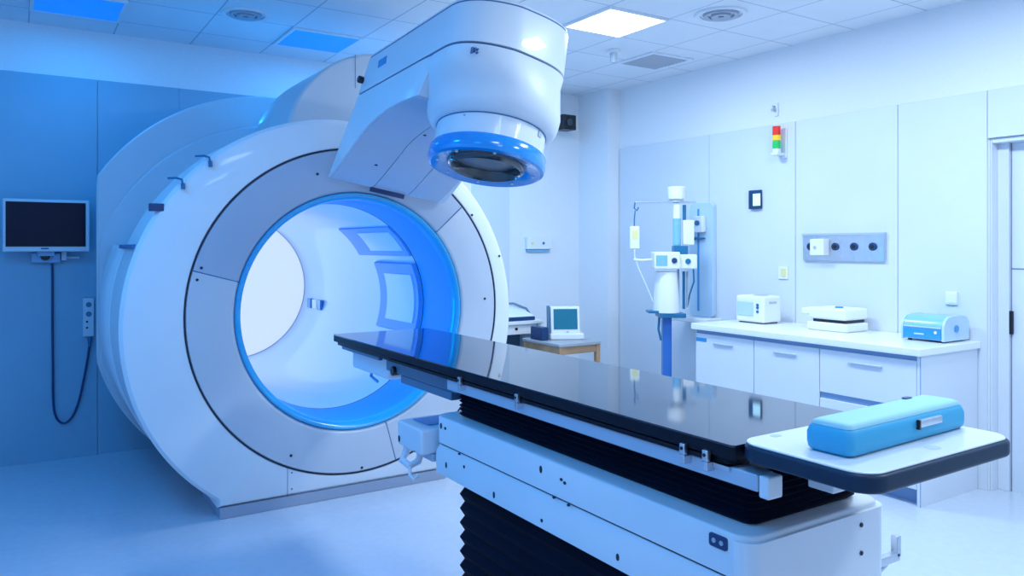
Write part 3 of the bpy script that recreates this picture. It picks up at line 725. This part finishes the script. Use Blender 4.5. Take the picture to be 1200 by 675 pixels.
vb(770, 366, 800, 371, -.12, .10, 'tray', MTUBE); vb(757, 363, 775, 366, -.10, .02, 'side_tray', MTUBE)
vc(780, 366, 318, .085, 'canister', MDEV, -.02, r1=.112, bevel=.006)
vc(801, 362, 318, .012, 'rod', MTUBE, .0); vc(806, 360, 318, .008, 'rod', MDEVG, .03); vc(796, 355, 240, .010, 'rod', MDEVG, .05)
h_ = vb(763, 295, 793, 315, -.13, .05, 'monitor_unit', MDEV, bevel=.012)
vb(765, 299, 778, 311, -.134, -.129, 'screen', MDBL, h_, .001); M().cyl((V(786, 305)[0], -.138, V(786, 305)[1]), (V(786, 305)[0], -.128, V(786, 305)[1]), .022, 16).make('dial', MDARKB, h_)
h_ = vb(793, 298, 814, 315, -.09, .06, 'pump_unit', MDEV, bevel=.012)
M().cyl((V(803, 306)[0], -.098, V(803, 306)[1]), (V(803, 306)[0], -.088, V(803, 306)[1]), .022, 16).make('dial', MTUBE, h_)
vc(792.5, 288, 256, .032, 'cylinder', MDBL, -.01, bevel=.004); vc(792.5, 256, 240, .03, 'cylinder_neck', MDEV, -.01)
vb(788, 288, 804, 298, -.06, .04, 'manifold', MTUBE, bevel=.004)
vb(799, 258, 812, 287, -.04, .0, 'side_panel', MDEV, bevel=.006); vb(800, 240, 804, 258, .0, .02, 'mast', MTUBE)
vc(792.5, 234, 219, .075, 'top_canister', MDEV, .0, r1=.068, bevel=.008); vc(792.5, 237, 234, .055, 'top_collar', MDEVG, .0)
a, b = V(744, 237), V(815, 237)
M().tube([(a[0], 0, a[1]), (b[0], 0, b[1])], .008).make('cross_bar', MSTEEL, t)
M().tube([(V(744, 237)[0], 0, V(744, 237)[1]), (V(743, 244)[0], 0, V(743, 244)[1]), (V(746, 247)[0], 0, V(746, 247)[1]), (V(748, 243)[0], 0, V(748, 243)[1])], .006).make('hook', MTUBE, t)
bag = vb(737.5, 265, 749, 292, -.02, .02, 'drip_bag', MBAG, bevel=.012)
vb(740, 270, 746.5, 280, -.023, -.018, 'bag_label', MYEL, bag, .001)
M().tube([(V(743, 265)[0], 0, V(743, 265)[1]), (V(743, 258)[0], 0, V(743, 258)[1]), (V(744, 247)[0], 0, V(744, 247)[1])], .005).make('bag_hook', MTUBE, t)
M().tube([(V(x, y)[0], -.01, V(x, y)[1]) for x, y in ((743, 292), (743, 300), (748, 315), (757, 335), (764, 352), (770, 362))], .0045).make('drip_line', MDEV, t)
M().tube([(V(x, y)[0], -.01, V(x, y)[1]) for x, y in ((742, 304), (752, 305), (764, 304))], .010).make('arm', MDEV, t)
M().tube([(V(x, y)[0], -.05, V(x, y)[1]) for x, y in ((771, 371), (770, 385), (773, 398))], .010).make('hose', MTUBE, t)
M().tube([(V(x, y)[0], .03, V(x, y)[1]) for x, y in ((813, 310), (814, 330), (809, 345), (806, 360))], .007).make('hose', MTUBE, t)

# ------------------------------------------------------------ corner desk and table
D = thing('white_desk', 'small white desk against the back wall beside the gantry', 'desk', (3.7, 5.95, 0))
M().box(3.34, 4.06, 5.77, 6.165, .77, .80).make('desk_top', MDEV, D, .004)
for x in (3.35, 4.02): M().box(x, x+.03, 5.79, 6.15, 0, .77).make('side_panel', MDEV, D, .003)
M().box(3.39, 4.01, 5.80, 5.82, .68, .768).make('drawer', MDEV, D, .003); M().cyl((3.78, 5.785, .73), (3.78, 5.80, .73), .012, 12).make('knob', MBLK, D)
M().box(3.38, 4.02, 6.10, 6.12, .05, .76).make('back_board', MUND, D)
M().box(3.38, 4.02, 5.84, 6.09, .40, .42).make('shelf', MUND, D)
t = thing('desk_device', 'white desktop device with raised lid on the white desk', 'device', (3.83, 5.95, .801))
M().box(3.70, 3.99, 5.80, 6.05, .801, .835).make('base', MDARKB, t, .006)
M().add([(3.70, 5.80, .836), (3.99, 5.80, .836), (3.99, 6.05, .836), (3.70, 6.05, .836), (3.72, 5.83, .86), (3.96, 5.83, .86), (3.93, 6.03, .93), (3.74, 6.03, .93)], [(0, 1, 2, 3), (4, 5, 6, 7), (0, 1, 5, 4), (1, 2, 6, 5), (2, 3, 7, 6), (3, 0, 4, 7)]).make('lid', MDEV, t, .006)
M().tube([(3.97, 5.85, .85), (3.96, 5.9, .90), (3.88, 6.0, .945), (3.78, 6.03, .945)], .010).make('handle', MUND, t)
W = thing('wooden_table', 'low wooden table with grey top beyond the couch near the corner', 'table', (4.0, 5.42, 0))
M().box(3.78, 4.225, 5.14, 5.70, .635, .66).make('table_top', MTTOP, W, .004)
M().box(3.80, 4.205, 5.155, 5.175, .57, .635).box(3.80, 4.205, 5.665, 5.685, .57, .635).box(3.79, 3.81, 5.175, 5.665, .57, .635).box(4.195, 4.215, 5.175, 5.665, .57, .635).make('apron', MWOOD, W, .002, 1)
for x in (3.785, 4.18):
    for y in (5.145, 5.655): M().box(x, x+.04, y, y+.04, 0, .634).make('leg', MWOOD, W, .003)
M().box(3.83, 4.17, 5.20, 5.64, .30, .32).make('shelf', MDARKB, W)
# small tilted-screen monitor on the table
t = thing('patient_monitor', 'small pale monitor with dark teal screen on the wooden table', 'monitor', (4.06, 5.42, .6605), rz=R(-28))
M().box(-.15, .15, -.06, .14, .0, .055).make('base', MDEV, t, .012, 3)
sh = lambda x, y, z: (x, y-.02+z*.16, z)
bd_ = M().box(-.14, .12, -.03, .06, .05, .285, sh).make('body', MDEV, t, .012, 3)
M().box(-.115, .095, -.034, -.029, .09, .265, sh).make('screen', MSCRT, bd_)
M().box(-.005, .015, -.035, -.029, .062, .074, sh).make('power_key', MDEVG, bd_)
M().box(-.165, -.142, .0, .06, .05, .29, sh).make('side_handle', MUND, bd_, .004)
tag(M().box(3.80, 3.875, 5.42, 5.60, .6605, .775).make('supply_box', MDARKB, None, .01, 3), 'small dark blue box at the left of the wooden table', 'box')
# ------------------------------------------------------------ things on the back wall
def bthing(name, label, cat, x, y, Y=6.17): p = onY(x, y, Y); return thing(name, label, cat, (p.x, Y, p.z))
def bbox(x0, y0, x1, y1, th, name, m, parent=None, bevel=.003, Y=6.17):
    a, b = onY(x0, (y0+y1)/2, Y), onY(x1, (y0+y1)/2, Y); xm = (x0+x1)/2
    return M().box(a.x, b.x, Y-th, Y-.0005, onY(xm, y1, Y).z, onY(xm, y0, Y).z).make(name, m, parent, bevel, 2)
t = bthing('wall_monitor', 'flat wall monitor with dark screen and white frame at the left', 'monitor', 54, 264)
YM = 6.06
f_ = bbox(3, 234, 104.5, 295, .045, 'frame', MFRM, t, .008, Y=YM)
bbox(6.5, 237, 100.5, 289, .003, 'screen', MSCR, f_, .0, Y=YM-.0445)
bbox(48, 290.5, 57, 292, .002, 'logo', MDARKB, f_, .0, Y=YM-.0445)
p = onY(54, 300, 6.12)
M().box(p.x-.05, p.x+.05, 6.06, 6.168, p.z+.0, p.z+.12).box(p.x-.085, p.x+.085, 6.12, 6.169, p.z-.045, p.z+.02).make('wall_mount', MDBL, t, .006)
M().cyl((p.x-.005, 6.095, p.z+.0), (p.x-.005, 6.122, p.z+.0), .03, 16).make('pivot', MBLK, t)
M().box(p.x+.09, p.x+.12, 6.10, 6.169, p.z-.03, p.z+.05).box(p.x+.12, p.x+.20, 6.14, 6.169, p.z-.02, p.z-.005).make('side_clip', MFRM, t, .003)
t = bthing('power_strip', 'vertical white wall socket strip below the monitor with a plug at its foot', 'socket strip', 103, 370)
s_ = bbox(97, 349, 110, 394, .03, 'body', MFRM, t, .005)
for y in (357, 368): p = onY(104, y, 6.14); M().cyl((p.x, 6.136, p.z), (p.x, 6.141, p.z), .018, 16).make('socket', MUND, s_)
for y in (377, 384): p = onY(102, y, 6.14); M().cyl((p.x, 6.136, p.z), (p.x, 6.141, p.z), .007, 10).make('socket_pin', MBLK, s_)
p = onY(105, 401, 6.13)
cab = thing('power_cable', 'dark cable looping down the wall from the monitor to the socket strip', 'cable', (p.x, 6.13, p.z))
M().cyl((p.x, 6.13, p.z+.035), (p.x, 6.13, p.z-.03), .016, 12, .008).make('plug', MTUBE, cab, .002)
pts = [onY(x, y, 6.15) for x, y in ((61, 309), (61.5, 330), (61.5, 380), (62, 430), (62.5, 470), (65, 487), (71, 495), (78, 495), (86, 486), (93, 468), (99, 440), (103, 418), (105, 402))]
def smooth(P, n=5):
    P = [P[0]]+P+[P[-1]]; out = []
    for i in range(1, len(P)-2):
        for k in range(n):
            s = k/n; a, b, c, d = P[i-1], P[i], P[i+1], P[i+2]
            out.append(.5*((2*b)+(c-a)*s+(2*a-5*b+4*c-d)*s*s+(3*b-a-3*c+d)*s**3))
    return out+[P[-1]]
M().tube(smooth(pts), .0075).make('cord', MDARKB, cab)
t = bthing('wall_socket', 'white double wall socket on the back wall right of the gantry', 'socket', 629, 285, 6.18)
bbox(615, 278, 643, 292, .05, 'plate', MDEV, t, .006, Y=6.179)
bbox(616, 292, 642, 295, .03, 'lower_lip', MDBL, t, .002, Y=6.179)
for x in (624, 637): p = onY(x, 285, 6.128); M().cyl((p.x, 6.124, p.z), (p.x, 6.131, p.z), .014, 14).make('socket', MUND if x > 630 else MYEL, t)
p = onY(661, 145, 6.05)
t = thing('security_camera', 'small black camera high in the far corner behind the machine head', 'camera', (p.x, 6.18, p.z))
M().box(p.x-.085, p.x+.075, 5.95, 6.10, p.z-.07, p.z+.075).make('housing', MBLK, t, .008)
M().cyl((p.x, 6.10, p.z), (p.x, 6.185, p.z+.02), .02, 14).make('bracket', MBLK, t)
M().cyl((p.x-.01, 5.94, p.z), (p.x-.01, 5.952, p.z), .035, 18).make('lens', MLENS, t)
